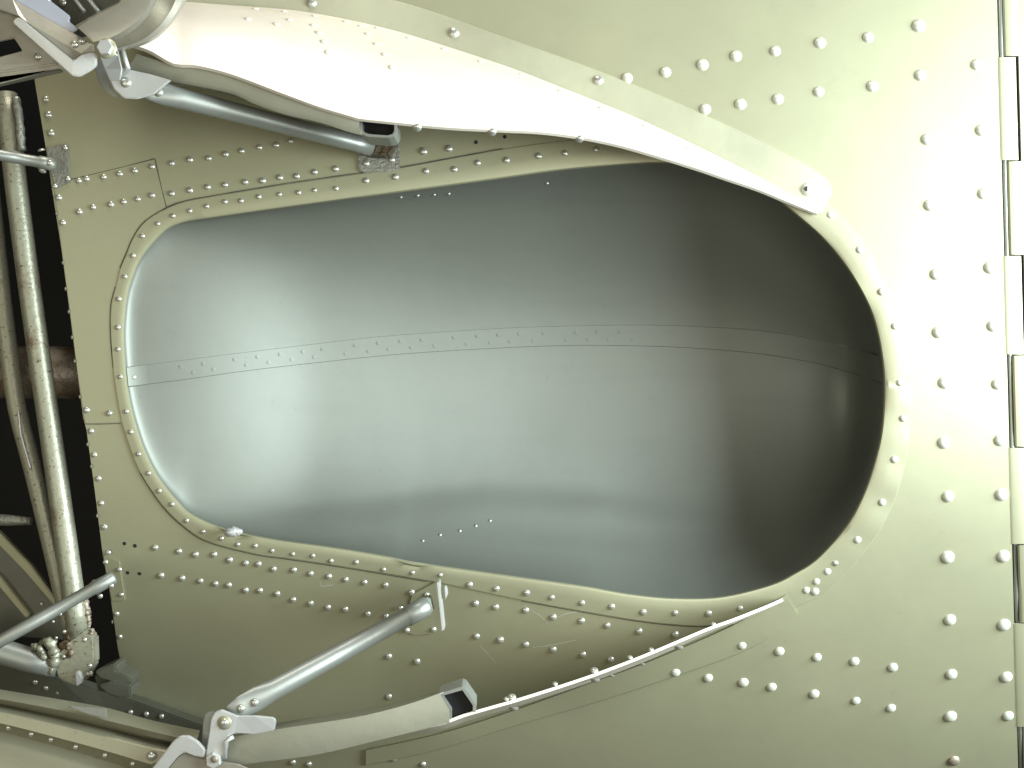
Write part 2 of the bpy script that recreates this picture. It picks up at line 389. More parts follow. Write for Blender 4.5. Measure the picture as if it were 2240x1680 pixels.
scratch([(1162, 1336), (1180, 1346), (1198, 1362)]); scratch([(1222, 1350), (1240, 1342), (1272, 1338)]); scratch([(1165, 1416), (1200, 1412), (1260, 1400)]); scratch([(700, 1270), (704, 1282), (730, 1279)]); scratch([(1050, 1412), (1072, 1436), (1086, 1452)])
# interior behind the skin, seen black through the front gap
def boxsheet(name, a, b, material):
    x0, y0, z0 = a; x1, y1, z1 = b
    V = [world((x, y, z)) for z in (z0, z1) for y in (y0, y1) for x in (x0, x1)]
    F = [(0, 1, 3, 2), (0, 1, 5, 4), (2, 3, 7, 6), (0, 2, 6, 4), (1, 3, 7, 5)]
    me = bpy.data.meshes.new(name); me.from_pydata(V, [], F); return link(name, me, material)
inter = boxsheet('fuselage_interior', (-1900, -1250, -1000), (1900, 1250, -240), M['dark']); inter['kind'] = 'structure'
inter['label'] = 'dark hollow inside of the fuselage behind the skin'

# ---------------------------------------------------------------- rivets on the belly
row_up1 = [(375, 357), (415, 349), (456, 346), (493, 337), (528, 330), (567, 322), (604, 317), (636, 308)]
row_up2 = [(375, 423), (415, 416), (454, 409), (492, 404), (536, 398), (574, 395), (612, 388), (649, 385), (688, 376), (734, 369)]
rivets([(172, 395), (189, 391), (226, 387), (261, 380), (294, 373), (332, 364), (173, 463), (203, 453), (242, 447), (270, 441), (301, 435), (332, 427),
        (137, 487), (189, 897), (239, 904), (128, 432)], 6.6, patch, off=2)
rivets(row_up1+row_up2, 6.8, skin)
rivets([(100, 217), (105, 251), (111, 291)], 7.5, skin)
rivets([(199, 943), (206, 995), (215, 1047), (221, 1101), (228, 1153), (255, 1343), (262, 1393)], 6.2, skin)
for (x, y) in [(125, 467), (139, 575), (145, 632), (152, 682), (159, 738), (165, 790), (176, 868), (193, 972), (201, 1020), (214, 1128), (247, 1360)]:
    p = on(x-1, y); place('rivet', RV, p+Vector((1, 0, 1)), Vector((-0.9, 0, 0.5)), 5, skin)
low1 = [(339, 1198), (391, 1206), (427, 1213), (468, 1213), (502, 1225), (537, 1232), (565, 1234), (598, 1245), (642, 1247), (679, 1255), (719, 1261), (756, 1268), (797, 1274), (843, 1280)]
low2 = [(352, 1259), (398, 1265), (438, 1271), (471, 1277), (500, 1280), (537, 1291), (568, 1292), (606, 1299), (641, 1312), (679, 1320), (717, 1329), (755, 1333), (804, 1343), (844, 1348)]
rivets(low1+low2, 6.9, skin)
rivets([(272, 1189), (295, 1194), (279, 1253), (305, 1255), (1789, 1277), (1041, 311), (1104, 299)], 4, skin, HOLE, 0.2, 'rivet_hole')
rivets([(900, 1296), (1040, 1320), (1084, 1328), (1042, 1392), (1094, 1400), (850, 1436), (912, 1447), (850, 1524), (1150, 1335), (1210, 1350), (1272, 1358), (1328, 1368), (1398, 1381),
        (1477, 1388), (1150, 1410), (1210, 1421), (1275, 1432), (1336, 1443), (926, 331), (982, 325)], 8.0, skin)
rivets([(1429, 1468), (1549, 1483), (1626, 1493), (1688, 1503), (1705, 1425), (1787, 1438), (1869, 1447), (1953, 1460), (1781, 1518), (1872, 1533), (1949, 1549)], 10.5, skin, RVS)
rivets([(1372, 171), (1456, 158), (1537, 142), (1610, 123), (1696, 112), (1794, 94), (1899, 82), (1543, 239), (1620, 228), (1702, 217), (1791, 201), (1909, 189)], 11.5, skin, RVS)
rivets([(2073, 1219), (2078, 1356), (2081, 1475), (2079, 1567), (2195, 1217), (2196, 1367), (2201, 1481), (2205, 1566), (2066, 837), (2065, 968), (2074, 1086), (2182, 840), (2188, 963), (2191, 1082),
        (2034, 449), (2048, 600), (2053, 727), (2151, 424), (2166, 585), (2172, 713), (2010, 57), (2014, 165), (2028, 305), (2137, 142), (2147, 285)], 13, skin, RVS)
rivets([(2086, 1664)], 13, skin, RVR)
rivets([(861, 1660), (640, 1668), (675, 1672), (925, 1672), (915, 1628)], 8, skin)
fl = [(378, 472), (415, 461), (452, 451), (492, 441), (527, 439), (345, 489), (311, 516), (291, 559), (273, 605), (260, 654), (258, 716), (258, 764), (263, 824), (276, 900), (286, 945), (303, 993), (325, 1035),
      (348, 1074), (376, 1103), (408, 1139), (444, 1163), (484, 1178), (520, 1191), (558, 1194), (595, 1205), (640, 1212), (684, 1216), (724, 1227), (779, 1230), (839, 1246), (902, 1253), (963, 1258),
      (566, 430), (611, 425), (653, 421), (688, 416), (735, 412)]
rivets(fl, 5.3, flange, off=4.3)
rivets([(801, 395), (865, 387), (932, 374), (994, 370), (1045, 356), (1108, 350), (1178, 341), (1236, 335), (1304, 327),
        (1027, 1279), (1086, 1288), (1152, 1297), (1207, 1307), (1273, 1319), (1338, 1327), (1407, 1339), (1477, 1341), (1550, 1342), (1619, 1331), (1827, 1232)], 6.8, flange, off=4.3)
rivets([(1969, 837), (1976, 915), (1957, 1005), (1930, 1099), (1876, 1181), (1881, 546), (1929, 638), (1958, 713), (1817, 470), (1810, 1250), (1764, 1291), (1783, 1294), (1786, 1272)], 8.0, flange, RVS, off=4.3)

# ---------------------------------------------------------------- hinge along the right edge and the neighbouring panel
side = thing('adjacent_panel', 'pale silver belly panel hinged along the right border of the picture', 'panel', at(2300, 840, 0))
kn = [(125, 350), (560, 775), (980, 1190), (1365, 1590)]
gp = [(-150, 125), (350, 560), (775, 980), (1190, 1365), (1590, 1850)]
rows = []
for x in (42, 44, 150, 420): rows.append([on(xe(y)+x, y, -3 if x == 42 else 0) for y in np.linspace(-160, 1850, 40)])
sheet('skin_panel', rows, M['skin'], side, thick=5)
def knuckle(x0, x1, y0, y1, parent):
    rows = []
    for k in range(9):
        t = k/8; b = math.sin(t*math.pi)
        rows.append([on(xe(y)+x0+(x1-x0)*t, y, -2+4*b**0.35) for y in np.linspace(y0, y1, 6)])
    return sheet('hinge_knuckle', rows, M['skin'], parent, thick=4)
for y0, y1 in kn: knuckle(-6, 37, y0, y1, belly)
tube('hinge_pin', [at(xe(y)+6, y, on(xe(y), y).z-7) for y in (-150, 100, 400, 700, 1000, 1300, 1600, 1850)], 5, M['rod'], side, seg=12)
for y0, y1 in gp: knuckle(12, 47, y0+3, y1-3, side)

# ================================================================ hinge strips on the belly
def strip_on_skin(name, c0, c1, n, thick, parent, material):
    a = catmull(c0, n); b = catmull(c1, n)
    rows = [[on(*p, -1) for p in a], [on(*(p*0.97+q*0.03), thick) for p, q in zip(a, b)], [on(*((p+q)/2), thick+1) for p, q in zip(a, b)],
            [on(*(p*0.03+q*0.97), thick) for p, q in zip(a, b)], [on(*q, -1) for q in b]]
    # end caps
    for r in rows: r.insert(0, on(*((a[0]+b[0])/2), -1)); r.append(on(*((a[-1]+b[-1])/2), -1))
    return sheet(name, rows, material, parent)
hs = strip_on_skin('hinge_strip', [(380, -90), (640, -30), (860, 0), (1100, 80), (1324, 160), (1520, 241), (1720, 336), (1805, 388), (1822, 420)],
                   [(380, 10), (640, 30), (864, 78), (1100, 155), (1310, 238), (1500, 330), (1680, 418), (1770, 468), (1796, 468)], 60, 9, belly, M['strip'])
rivets([(682, 6), (993, 72), (1309, 176)], 11, hs, off=9)
rivets([(1768, 415)], 15, hs, RVS, off=8)
rivets([(1764, 413)], 5, hs, HOLE, off=16.5, name='bolt_hole')
hl = strip_on_skin('hinge_strip', [(1718, 1300), (1600, 1368), (1420, 1446), (1300, 1490), (1120, 1555), (960, 1605), (800, 1640)],
                   [(1745, 1345), (1640, 1420), (1430, 1496), (1280, 1544), (1120, 1590), (960, 1640), (800, 1675)], 50, 8, belly, M['skin'])
rivets([(1623, 1412), (1478, 1471)], 10, hl, RVS, off=7)

# ================================================================ bay doors
A_PTS = [(300, 0), (400, 4), (500, 11), (640, 22), (752, 41), (864, 67), (976, 101), (1120, 149), (1240, 196), (1380, 252), (1520, 317), (1640, 377), (1720, 420), (1789, 462)]
B2_PTS = [(285, 96), (329, 111), (380, 139), (430, 143), (506, 162), (612, 202), (696, 233), (766, 254), (789, 260), (864, 268), (976, 279), (1100, 285), (1184, 289), (1268, 300), (1352, 317), (1436, 341), (1520, 367), (1590, 391), (1660, 415), (1720, 440), (1789, 468)]
def hgt(t): return 12+300*(1-min(1, max(0, t))**1.7)
NA = 90
a = catmull(A_PTS, NA); b = catmull(B2_PTS, NA)
tb = lambda x: (x-285)/(1789-285.0)
rows = []
for s in np.linspace(0, 1, 13):
    row = []
    for i in range(NA):
        p = on(*a[i], 12); q = at(b[i][0], b[i][1], hgt(tb(b[i][0])))
        L_ = (q-p).length
        row.append(p.lerp(q, s)+Vector((0, 0.60, 0.80))*(math.sin(math.pi*s)*0.11*L_))
    rows.append(row)
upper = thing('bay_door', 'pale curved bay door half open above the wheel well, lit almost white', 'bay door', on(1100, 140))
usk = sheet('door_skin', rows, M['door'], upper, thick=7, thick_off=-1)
def door_pt(px, py):
    """point of the upper door skin under a picture position, for its own rivets"""
    return None
vv = [tuple(p) for r in rows for p in r]
ff = [(i*NA+j, i*NA+j+1, (i+1)*NA+j+1, (i+1)*NA+j) for i in range(12) for j in range(NA-1)]
BVU = BVHTree.FromPolygons(vv, ff)
def on_upper(px, py, off=0.3):
    d = (at(px, py, 0)-EYE).normalized(); loc, n, _, _ = BVU.ray_cast(EYE, d)
    if loc is None: return None, None
    if n.z < 0: n = -n
    return loc+n*off, n
for (x, y) in [(559, 20), (622, 26), (689, 36), (757, 48), (790, 58), (826, 62), (895, 84), (972, 108), (1052, 136), (1142, 164), (1227, 200), (1316, 238), (1412, 278), (1508, 326), (1609, 376),
               (543, 42), (605, 53), (634, 44), (686, 56), (698, 72), (709, 92), (718, 115), (805, 75), (824, 97), (842, 120), (858, 148)]:
    p, n = on_upper(x, y)
    if p is not None: place('rivet', RVD, p, n, 8, usk)
for (x, y) in [(913, 279), (1077, 289), (1268, 304)]:
    p = at(x, y, hgt(tb(x))-6); place('rivet', RV, p, Vector((0, -0.75, 0.65)), 9, usk)
# channel stiffener along the inner edge of the upper door
def rails(name, rl, n, material, parent, thick=4):
    rows = [[at(*p) for p in catmull(r, n)] for r in rl]
    return sheet(name, rows, material, parent, thick=thick, thick_off=0)
def rw(pts, dw=0): return [(x, y, hgt(tb(x))-dw) for x, y in pts]
rails('channel_stiffener', [rw([(786, 262), (766, 257), (700, 238), (612, 206), (506, 166), (430, 147), (380, 143), (300, 118)], 12),
                 rw([(786, 281), (760, 274), (700, 256), (626, 240), (560, 218), (500, 194), (380, 170), (283, 146)], 16),
                 rw([(792, 294), (760, 286), (700, 266), (626, 249), (560, 227), (500, 201), (380, 177), (283, 154)], 20),
                 rw([(850, 300), (800, 288), (720, 272), (640, 250), (560, 226), (500, 206), (380, 182), (285, 158)], 75),
                 rw([(866, 289), (810, 276), (740, 262), (650, 240), (560, 216), (500, 196), (380, 172), (288, 148)], 82),
                 rw([(866, 272), (812, 262), (742, 248), (652, 226), (560, 202), (500, 182), (380, 158), (288, 134)], 84)], 30, M['channel'], upper)
hw_ = hgt(tb(825))-14
plate('channel_end', [(785, 262, hw_), (785, 281, hw_), (790, 293, hw_), (802, 299, hw_), (850, 302, hw_), (862, 298, hw_), (868, 288, hw_), (868, 268, hw_), (862, 268, hw_), (862, 286, hw_), (858, 293, hw_), (848, 296, hw_), (804, 293, hw_), (796, 289, hw_), (791, 280, hw_), (791, 262, hw_)], 70, M['rod'], upper, bevel=0.8)
plate('channel_shade', [(789, 258, hw_-40), (864, 264, hw_-40), (864, 292, hw_-40), (852, 299, hw_-40), (804, 296, hw_-40), (789, 284, hw_-40)], 4, M['dark'], upper, bevel=0)  # dark sheet added for the shade inside the hollow channel
# lower door, seen along its own plane
E_PTS = [(1712, 1312), (1678, 1327), (1610, 1354), (1542, 1379), (1421, 1430), (1313, 1472), (1210, 1507), (1120, 1535), (1022, 1563), (956, 1585), (841, 1604), (691, 1636), (555, 1658), (470, 1672)]
def hl_(x): return 14+270*(1-max(0, min(1, (x-470)/1245.0))**1.8)
lower = thing('bay_door', 'bay door below the wheel well, seen edge-on as a thin bright line', 'bay door', on(1300, 1480))
e = catmull(E_PTS, NA); rows = []
for s in np.linspace(0, 1, 7):
    row = []
    for i in range(NA):
        x, y = e[i]; h = hl_(x); g = min(1, h/120)
        q = at(x, y, h); p = on(x+3*g, y+9*g, 6)
        row.append(p.lerp(q, s)+Vector((0, -1, 0))*(math.sin(math.pi*s)*0.02*h))
    rows.append(row)
lsk = sheet('door_skin', rows, M['door'], lower, thick=6, thick_off=0)
for (x, y) in [(1424, 1424), (1378, 1441), (1300, 1470), (1214, 1499), (1120, 1528), (1108, 1532), (1560, 1368)]:
    p = at(x, y-3, hl_(x)-8); place('rivet', RV, p, Vector((0.1, 0.95, 0.3)), 9 if x in (1300, 1120) else 6, lsk)
for (x, y) in [(1485, 1413), (1302, 1484), (1124, 1546), (1338, 1475), (1405, 1450)]:
    p = at(x, y+2, hl_(x)-10); place('rivet', RV, p, Vector((0, -0.9, 0.4)), 10 if x < 1330 or x > 1480 else 6, lsk)
def rl_(pts, dw=0): return [(x, y, hl_(x)-dw) for x, y in pts]
rails('channel_stiffener', [rl_([(983, 1580), (956, 1587), (841, 1615), (691, 1650), (555, 1668), (480, 1680)], -12),
                 rl_([(983, 1552), (956, 1560), (841, 1592), (691, 1622), (555, 1640), (480, 1650)], -14),
                 rl_([(962, 1518), (902, 1539), (826, 1560), (751, 1575), (630, 1593), (552, 1606), (480, 1616)], -8),
                 rl_([(1008, 1503), (950, 1518), (840, 1545), (751, 1562), (630, 1580), (552, 1592), (480, 1602)], 60),
                 rl_([(1018, 1508), (960, 1524), (850, 1550), (760, 1570), (640, 1588), (560, 1600), (480, 1610)], 85),
                 rl_([(1038, 1542), (980, 1560), (860, 1590), (770, 1610), (650, 1630), (560, 1645), (480, 1655)], 92),
                 rl_([(1038, 1556), (980, 1575), (860, 1604), (770, 1622), (650, 1642), (560, 1658), (480, 1668)], 92)], 30, M['channel'], lower)

hv_ = hl_(1000)+2
plate('channel_end', [(959, 1518, hv_), (1010, 1502, hv_), (1018, 1506, hv_), (1041, 1540, hv_), (1041, 1557, hv_), (1034, 1559, hv_), (1034, 1543, hv_), (1011, 1510, hv_), (968, 1522, hv_), (988, 1552, hv_), (988, 1577, hv_), (981, 1579, hv_), (981, 1555, hv_)], 60, M['rod'], lower, bevel=0.8)
plate('channel_shade', [(964, 1520, hv_-14), (1012, 1506, hv_-14), (1037, 1542, hv_-14), (1037, 1558, hv_-14), (985, 1580, hv_-14), (985, 1553, hv_-14)], 4, M['dark'], lower, bevel=0)  # dark sheet for the shade in this channel's hollow end
# ================================================================ forward doors (left corners)
fu = thing('forward_door', 'silver forward door tinted with tan floor reflection, with rolled edge in the upper left corner', 'bay door', at(200, 20, 330))
def cr(pts, w, n=30): return [at(x, y, w) for x, y in catmull(pts, n)]
arc = [(425, -80), (418, -40), (408, 0), (380, 46), (342, 84), (300, 103), (235, 118)]
sheet('rolled_edge', [cr([(268, -80), (266, -40), (262, 0), (245, 12), (218, 25), (190, 41), (164, 56)], 372),
                      cr([(270, -80), (268, -40), (265, 0), (248, 14), (221, 28), (194, 44), (170, 60)], 402),
                      cr([(325, -80), (322, -40), (318, 0), (300, 30), (268, 56), (230, 76), (198, 86)], 406),
                      cr([(338, -80), (335, -40), (331, 0), (310, 36), (276, 64), (238, 84), (204, 92)], 404),
                      cr([(350, -80), (347, -40), (342, 0), (318, 42), (284, 72), (246, 90), (208, 98)], 376),
                      cr([(368, -80), (364, -40), (358, 0), (332, 46), (298, 78), (262, 96), (216, 106)], 378),
                      cr([(395, -80), (390, -40), (384, 0), (358, 46), (322, 80), (282, 99), (226, 112)], 384),
                      cr([(414, -80), (409, -40), (400, 0), (373, 46), (336, 82), (294, 101), (232, 115)], 378),
                      cr(arc, 362), cr(arc, 338)], M['tan'], fu, thick=4)
plate('lower_plate', [(-90, -90, 372), (20, -20, 372), (150, 138, 372), (128, 151, 372), (-90, 205, 372), (-90, 140, 372), (0, 124, 372), (49, 111, 372), (30, 82, 372), (0, 88, 372), (-90, 104, 372)], 8, M['tan'], fu)
plate('rail', [(-90, 166, 378), (0, 139, 378), (118, 131, 378), (126, 140, 378), (0, 158, 378), (-90, 184, 378)], 12, M['tan'], fu, bevel=3)
plate('rail', [(-90, 190, 372), (0, 166, 372), (128, 148, 372), (134, 153, 372), (0, 183, 372), (-90, 208, 372)], 16, M['darkolive'], fu, bevel=2)
plate('inner_web', [(20, -90, 388), (120, -90, 388), (108, 0, 388), (152, 34, 388), (150, 46, 388), (170, 62, 388), (150, 75, 388), (20, 5, 388)], 6, M['blue'], fu)
plate('inner_panel', [(90, -90, 300), (300, -90, 300), (300, 30, 300), (160, 90, 300), (90, 60, 300)], 6, M['darkolive'], fu)
for x in (165, 195):
    tube('inner_rod', [at(x-30, -40, 318), at(x+20, 26, 318)], 4, M['bright'], fu, seg=8)
place('rivet', RV, at(137, 5, 300), Vector((0, 0, 1)), 7, fu)
for (x, y) in [(8, 12), (82, 124)]: place('rivet', RV, at(x, y, 373), Vector((0, 0, 1)), 7, fu)

fl_ = thing('forward_door', 'ribbed tan forward door across the lower left corner', 'bay door', at(200, 1620, 230))
g = [([(-90, 1492), (0, 1508), (120, 1528), (232, 1548), (330, 1575), (437, 1598)], 225), ([(-90, 1500), (0, 1516), (130, 1540), (240, 1566), (330, 1588), (434, 1608)], 270),
     ([(-90, 1514), (0, 1529), (150, 1557), (250, 1580), (340, 1602), (428, 1622)], 286), ([(-90, 1522), (0, 1536), (150, 1566), (250, 1590), (330, 1612), (415, 1630)], 280),
     ([(-90, 1529), (0, 1542), (150, 1574), (250, 1598), (320, 1616), (402, 1634)], 255), ([(-90, 1538), (0, 1550), (150, 1584), (250, 1608), (320, 1626), (392, 1640)], 276),
     ([(-90, 1545), (0, 1558), (150, 1592), (250, 1618), (320, 1636), (385, 1650)], 284), ([(-90, 1570), (0, 1582), (150, 1620), (230, 1642), (290, 1660), (330, 1672)], 290),
     ([(-90, 1574), (0, 1586), (150, 1625), (230, 1648), (290, 1666), (330, 1678)], 278), ([(-90, 1588), (0, 1600), (150, 1640), (230, 1664), (290, 1684), (330, 1696)], 270),
     ([(-90, 1602), (0, 1614), (150, 1656), (230, 1682), (290, 1702), (330, 1716)], 278), ([(-90, 1640), (0, 1652), (150, 1692), (230, 1716), (290, 1736), (330, 1750)], 300), ([(-90, 1790), (0, 1790), (150, 1800), (230, 1800), (290, 1810), (330, 1820)], 330)]
fsk = sheet('door_skin', [[at(x, y, w) for x, y in catmull(p, 40)] for p, w in g], M['olive'], fl_, thick=4)
for (x, y) in [(18, 1591), (68, 1605), (111, 1617), (165, 1633), (229, 1651), (290, 1670)]:
    place('rivet', RV, at(x, y, 277), Vector((0, 0.3, 1)), 5.5, fsk)
plate('edge_tab', [(147, 1545, 292), (232, 1550, 292), (233, 1572, 292), (190, 1562, 292)], 5, M['rod'], fl_)
place('rivet', RV, at(330, 1655, 292), Vector((0, 0, 1)), 9, fl_)

# dark lower rail of the belly in front of the bay
rail = plate('bay_sill', [(-90, 1412), (0, 1436), (130, 1482), (206, 1508), (290, 1532), (450, 1590), (470, 1640), (300, 1640), (-90, 1560)], 40, M['darkolive'], belly, bevel=3, skin=True)
rivets([(77, 1492), (101, 1505), (127, 1515), (147, 1525), (285, 1558), (320, 1562), (353, 1567)], 6, rail, off=41)

# ================================================================ rods and brackets
def bracket(pts, thick, material, rv, r=6.5, parent=belly, off=0.0):
    o = plate('bracket', pts, thick, material, parent, bevel=2, skin=True, off=off)
    rivets(rv, r, o, off=thick+off); return o
# upper push rod
pr = thing('push_rod', 'long silver push rod tucked under the pale upper door', 'push rod', on(820, 320))
up_a, up_b = at(286, 187, 318), at(812, 322, 42)
def lerp_pts(a, b, ts): return [a.lerp(b, t) for t in ts]
tube('rod', lerp_pts(up_a, up_b, [0.02, 0.08, 0.13, 0.19, 0.5, 0.92, 1.0]), [15, 20, 22, 20, 18.5, 18, 18], M['rod'], pr, flat=[0.25, 0.3, 0.7, 1, 1, 1, 1], seg=24)
place('rivet', RV, at(347, 202, 326), Vector((0, 0.1, 1)), 9, pr)
bk = bracket([(781, 318), (872, 300), (875, 370), (868, 376), (800, 381), (784, 372)], 6, M['rough'], [(801, 357), (857, 349)], 7)
plate('stained_lug', [(786, 292, 50), (866, 286, 50), (862, 318, 50), (845, 338, 50), (800, 336, 50), (784, 318, 50)], 46, M['stain'], belly, bevel=5)
# upper bell crank
bc = thing('bell_crank', 'bright bell crank plate bolted at the upper left corner', 'bell crank', at(250, 160, 330))
plate('crank_arm', [(214, 112, 414), (218, 94, 414), (228, 86, 414), (242, 86, 414), (252, 97, 414), (260, 122, 392), (266, 150, 362), (262, 176, 346), (240, 176, 346), (230, 150, 362)], 6, M['bright'], bc, bevel=2)
plate('crank_plate', [(238, 170, 342), (250, 156, 342), (266, 148, 342), (284, 152, 342), (330, 162, 342), (374, 175, 342), (360, 186, 342), (336, 206, 342), (300, 216, 342), (270, 214, 342), (250, 196, 342)], 6, M['bright'], bc, bevel=2)
plate('crank_plate', [(206, 144, 326), (214, 128, 326), (226, 140, 326), (244, 196, 326), (262, 212, 326), (248, 212, 326), (226, 196, 326), (214, 176, 326)], 6, M['rod'], bc, bevel=2)
tube('lug', [at(268, 112, 352), at(280, 152, 350)], 5, M['bright'], bc, seg=10)
place('bolt', HX, at(233, 106, 415), Vector((0, 0, 1)), 15, bc); place('washer', RVF, at(233, 106, 414), Vector((0, 0, 1)), 19, bc)
place('bolt', RV, at(276, 181, 340), Vector((0, 0, 1)), 11, bc)
ha = thing('hinge_arm', 'bent angle arm with its lit side coloured white across the upper left forward door', 'hinge arm', at(120, 100, 380))
plate('lit_leg', [(27, 48, 410), (34, 38, 412), (44, 38, 412), (58, 50, 412), (160, 132, 400), (177, 119, 398), (196, 114, 396), (210, 117, 394), (210, 143, 392), (194, 155, 392), (172, 167, 392), (156, 165, 394)], 8, M['bright'], ha, bevel=2)  # paler material than the other leg, for the light on this face
plate('flat_leg', [(-90, -60, 394), (-20, -60, 394), (28, -3, 394), (203, 96, 388), (205, 112, 388), (178, 118, 388), (160, 131, 392), (58, 49, 404), (40, 34, 404), (-90, -10, 396)], 5, M['tan'], ha, bevel=1)
for (x, y) in [(178, 89), (162, 97)]: place('rivet', RV, at(x, y, 392), Vector((0, 0, 1)), 7, ha)

# lower push rod
pl = thing('push_rod', 'silver push rod rising from the lower door to a bracket by the well', 'push rod', on(940, 1330))
la, lb = at(500, 1562, 306), at(934, 1325, 44)
tube('rod', lerp_pts(la, lb, [0.0, 0.06, 0.13, 0.20, 0.5, 0.885, 0.886, 0.985, 1.0]), [16, 22, 24, 20.5, 19.5, 19, 21.5, 21.5, 19], M['rod'], pl, flat=[0.2, 0.25, 0.55, 1, 1, 1, 1, 1, 1], seg=24)
for (x, y, w) in [(527, 1550, 300), (557, 1537, 290)]: place('rivet', RV, at(x, y, w), Vector((0, 0, 1)), 8, pl)
bk2 = bracket([(900, 1300), (953, 1272), (962, 1320), (971, 1380), (945, 1388), (905, 1390), (886, 1382), (890, 1340)], 5, M['skin'], [(933, 1302), (876, 1331), (890, 1379), (948, 1377)], 7)
plate('clip', [(955, 1274, 34), (961, 1273, 34), (972, 1378, 34), (966, 1380, 34)], 40, M['bright'], belly, bevel=1)
plate('clip', [(972, 1284, 20), (977, 1288, 20), (979, 1302, 20), (974, 1312, 20)], 26, M['bright'], belly, bevel=1)
plate('rod_lug', [(905, 1318, 34), (940, 1306, 34), (948, 1340, 34), (915, 1356, 34)], 38, M['rod'], belly, bevel=3)
bc2 = thing('bell_crank', 'pale bell crank plate bolted at the lower left beside the bay door', 'bell crank', at(480, 1600, 300))
plate('crank_plate', [(462, 1572, 320), (470, 1558, 320), (484, 1552, 320), (520, 1566, 318), (560, 1566, 316), (600, 1570, 312), (604, 1578, 312), (600, 1598, 312), (556, 1607, 314), (514, 1604, 318), (500, 1610, 320), (497, 1640, 322), (488, 1656, 322), (480, 1672, 322), (456, 1676, 322), (450, 1650, 322)], 6, M['bright'], bc2, bevel=2)
plate('crank_plate', [(444, 1580, 300), (448, 1562, 300), (462, 1556, 300), (472, 1560, 300), (462, 1590, 300), (452, 1640, 300), (440, 1636, 300)], 6, M['rod'], bc2, bevel=2)
tube('lug', [at(510, 1612, 322), at(494, 1622, 322), at(492, 1658, 322)], 4, M['bright'], bc2, seg=10)
place('bolt', RV, at(491, 1581, 320), Vector((0, 0, 1)), 10, bc2); place('washer', RVF, at(491, 1581, 320), Vector((0, 0, 1)), 14, bc2)
nut = place('nut', HX, at(469, 1661, 322), Vector((0, 0, 1)), 15, bc2); place('rusty_core', RVR, at(469, 1661, 333), Vector((0, 0, 1)), 7, bc2)
ha2 = thing('hinge_arm', 'bent angle arm with its lit side coloured white at the bottom edge on the lower left', 'hinge arm', at(390, 1650, 310))
plate('lit_leg', [(318, 1700, 326), (345, 1665, 326), (378, 1622, 326), (394, 1610, 326), (412, 1610, 326), (432, 1622, 326), (448, 1640, 326), (446, 1658, 326), (424, 1654, 326), (403, 1646, 326), (388, 1656, 326), (352, 1700, 326)], 8, M['bright'], ha2, bevel=2)  # light on this leg put into its paler colour
plate('flat_leg', [(352, 1702, 320), (388, 1658, 320), (403, 1648, 320), (440, 1660, 318), (520, 1672, 316), (560, 1690, 316), (540, 1760, 316), (350, 1760, 320)], 5, M['tan'], ha2, bevel=1)

# small link rods at the front edge
lk = thing('link_rod', 'short thin link rod crossing the left edge below the upper forward door', 'link rod', on(140, 360))
ka, kb = at(-70, 327, 150), at(122, 361, 40)
tube('rod', lerp_pts(ka, kb, [0, 0.5, 0.79, 0.8, 0.95, 1.0]), [12, 12, 12, 14, 14, 7], M['rod'], lk)
place('bolt', RV, at(108, 356, 62), Vector((0, 0, 1)), 7, lk); place('bolt', RV, at(91, 330, 50), Vector((-0.2, 0.9, 0.3)), 8, lk); place('bolt', RV, at(93, 373, 44), Vector((-0.2, -0.9, 0.3)), 8, lk)
bracket([(100, 322), (146, 313), (150, 350), (153, 398), (120, 413), (106, 360)], 7, M['rough'], [(142, 323), (148, 391), (120, 407)], 5.5)
lk2 = thing('link_rod', 'thin silver link rod slanting across the rusty tubes at lower left', 'link rod', on(250, 1262))
ka, kb = at(-70, 1442, 200), at(250, 1262, 40)
tube('rod', lerp_pts(ka, kb, [0, 0.5, 0.84, 0.845, 0.985, 1.0]), [13, 13, 13, 14.5, 14.5, 12], M['rod'], lk2)
for (x, y) in [(243, 1282), (219, 1304), (207, 1273)]: place('bolt', RV, at(x, y, 56 if x > 240 else 44), Vector((0, -0.4, 1)), 6, lk2)
bracket([(224, 1213), (240, 1218), (262, 1228), (268, 1270), (275, 1314), (244, 1316), (234, 1270)], 5, M['skin'], [(237, 1209), (231, 1230), (261, 1246), (265, 1301)], 5.5)

# ================================================================ welded tube frame in the front gap
tf = thing('tube_frame', 'welded frame of worn rusty tubes in the dark gap at the left', 'tube frame', at(100, 1400, -60))
tube('tube', [at(x, y, -45) for x, y in lin([(13, 205), (37, 420), (62, 610), (91, 815), (120, 1010), (149, 1215), (172, 1390)], 24)], 23.5, M['tube'], tf, seg=28, lump=0.003)
tube('tube', [at(x, y, -95) for x, y in catmull([(-30, 330), (-12, 500), (8, 680), (26, 820), (40, 905), (68, 1010), (100, 1140), (140, 1310), (160, 1400)], 26)], 20, M['tube'], tf, seg=28, lump=0.003)
tube('cross_tube', [at(-120, 812, -190), at(60, 814, -190), at(260, 816, -190)], 62, M['rusty'], tf, seg=32)
tube('weld_bead', [at(x, y, -26) for x, y in lin([(34, 214), (42, 260), (48, 330)], 18)], 9, M['rough'], tf, seg=10, lump=0.25)
tube('weld_bead', [at(x, y, -72) for x, y in lin([(40, 900), (46, 950), (60, 1000), (68, 1028)], 18)], 3, M['bright'], tf, seg=8, lump=0.2)
tube('lower_tube', [at(-100, 1392, -30), at(0, 1425, -30), at(70, 1446, -30), at(128, 1460, -30)], [28, 28, 27, 22], M['rod'], tf, seg=24)
plate('gusset', [(108, 1448, -20), (150, 1400, -22), (182, 1376, -24), (206, 1392, -24), (208, 1452, -20), (188, 1488, -18), (166, 1502, -18), (130, 1488, -18)], 30, M['tube'], tf, bevel=5)
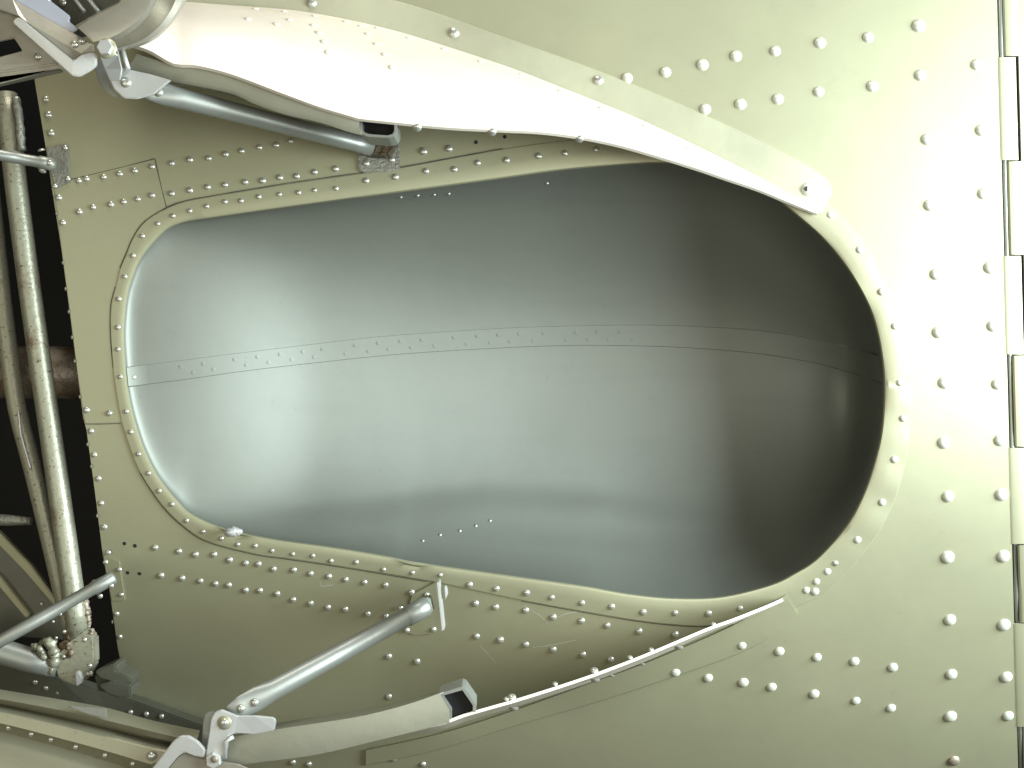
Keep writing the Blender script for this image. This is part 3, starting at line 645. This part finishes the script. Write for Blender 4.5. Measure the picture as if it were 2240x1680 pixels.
def weld(pts, w, r, m, n=34):
    c = catmull(pts, n)
    rr = [r*random.uniform(0.85, 1.15)*(0.5+0.5*min(1, 4*min(i, n-1-i)/n)) for i in range(n)]
    tube('weld_bead', [at(x+random.uniform(-1.5, 1.5), y+random.uniform(-1.5, 1.5), w+random.uniform(-3, 3)) for x, y in c], rr, m, tf, seg=12, lump=0.2)
weld([(88, 1410), (104, 1402), (116, 1418), (120, 1440), (112, 1466), (98, 1476)], -17, 11, M['tube'])
weld([(70, 1412), (86, 1418), (98, 1440), (92, 1462)], -16, 8, M['tube'])
weld([(128, 1424), (136, 1412), (150, 1412), (157, 1424), (148, 1436), (132, 1436)], -26, 9, M['rusty'])
weld([(146, 1378), (158, 1398), (178, 1402), (194, 1396), (202, 1378)], -33, 9, M['rusty'])
weld([(142, 1270), (147, 1330), (150, 1372)], -42, 8, M['tube'])
weld([(176, 1280), (188, 1330), (194, 1372)], -48, 8, M['rusty'])
plate('shard', [(164, 1470, 12), (172, 1468, 12), (181, 1484, 12), (176, 1496, 12), (166, 1502, 12)], 12, M['bright'], tf, bevel=2)
for k in range(9): place('weld_spatter', RV, at(random.uniform(112, 200), random.uniform(1340, 1500), 8), Vector((0, 0, 1)), random.uniform(3, 6), tf)
cl = thing('clevis_fitting', 'dark two-eared clevis fitting below the rusty weld at lower left', 'fitting', on(245, 1490))
plate('ear', [(206, 1470, 26), (246, 1452, 26), (252, 1452, 26), (254, 1468, 26), (280, 1482, 26), (288, 1490, 26), (286, 1497, 26), (250, 1494, 26), (218, 1484, 26)], 60, M['darkolive'], cl, bevel=3)
plate('ear', [(214, 1500, 40), (240, 1492, 40), (284, 1500, 40), (286, 1524, 40), (262, 1528, 40), (236, 1520, 40)], 60, M['darkolive'], cl, bevel=3)
plate('web', [(206, 1478, 5), (284, 1486, 5), (284, 1522, 5), (214, 1512, 5)], 50, M['darkolive'], cl, bevel=2)
bm_ = thing('diagonal_beam', 'dark riveted beam slanting behind the tubes at lower left', 'beam', at(60, 1260, -150))
bw = plate('web', [(-90, 1098, -140), (0, 1180, -140), (60, 1240, -140), (124, 1322, -140), (140, 1400, -140), (0, 1390, -140), (-90, 1300, -140)], 10, M['darkolive'], bm_)
plate('cap_strip', [(-90, 1085, -126), (6, 1172, -126), (66, 1235, -126), (128, 1318, -126), (118, 1324, -126), (54, 1250, -126), (-6, 1188, -126), (-90, 1110, -126)], 16, M['skin'], bm_, bevel=2)
plate('cap_strip', [(-90, 1180, -126), (0, 1262, -126), (66, 1345, -126), (56, 1352, -126), (-8, 1276, -126), (-90, 1205, -126)], 16, M['skin'], bm_, bevel=2)
for (x, y) in [(16, 1198), (36, 1217), (53, 1236), (72, 1255), (96, 1284), (85, 1315)]: place('rivet', RV, at(x+6, y+6, -139), Vector((0, 0, 1)), 5, bw)
tube('lever_pin', [at(-40, 1134, -110), at(20, 1138, -110), at(68, 1140, -110)], [14, 13, 9], M['rough'], bm_, seg=14, lump=0.1)
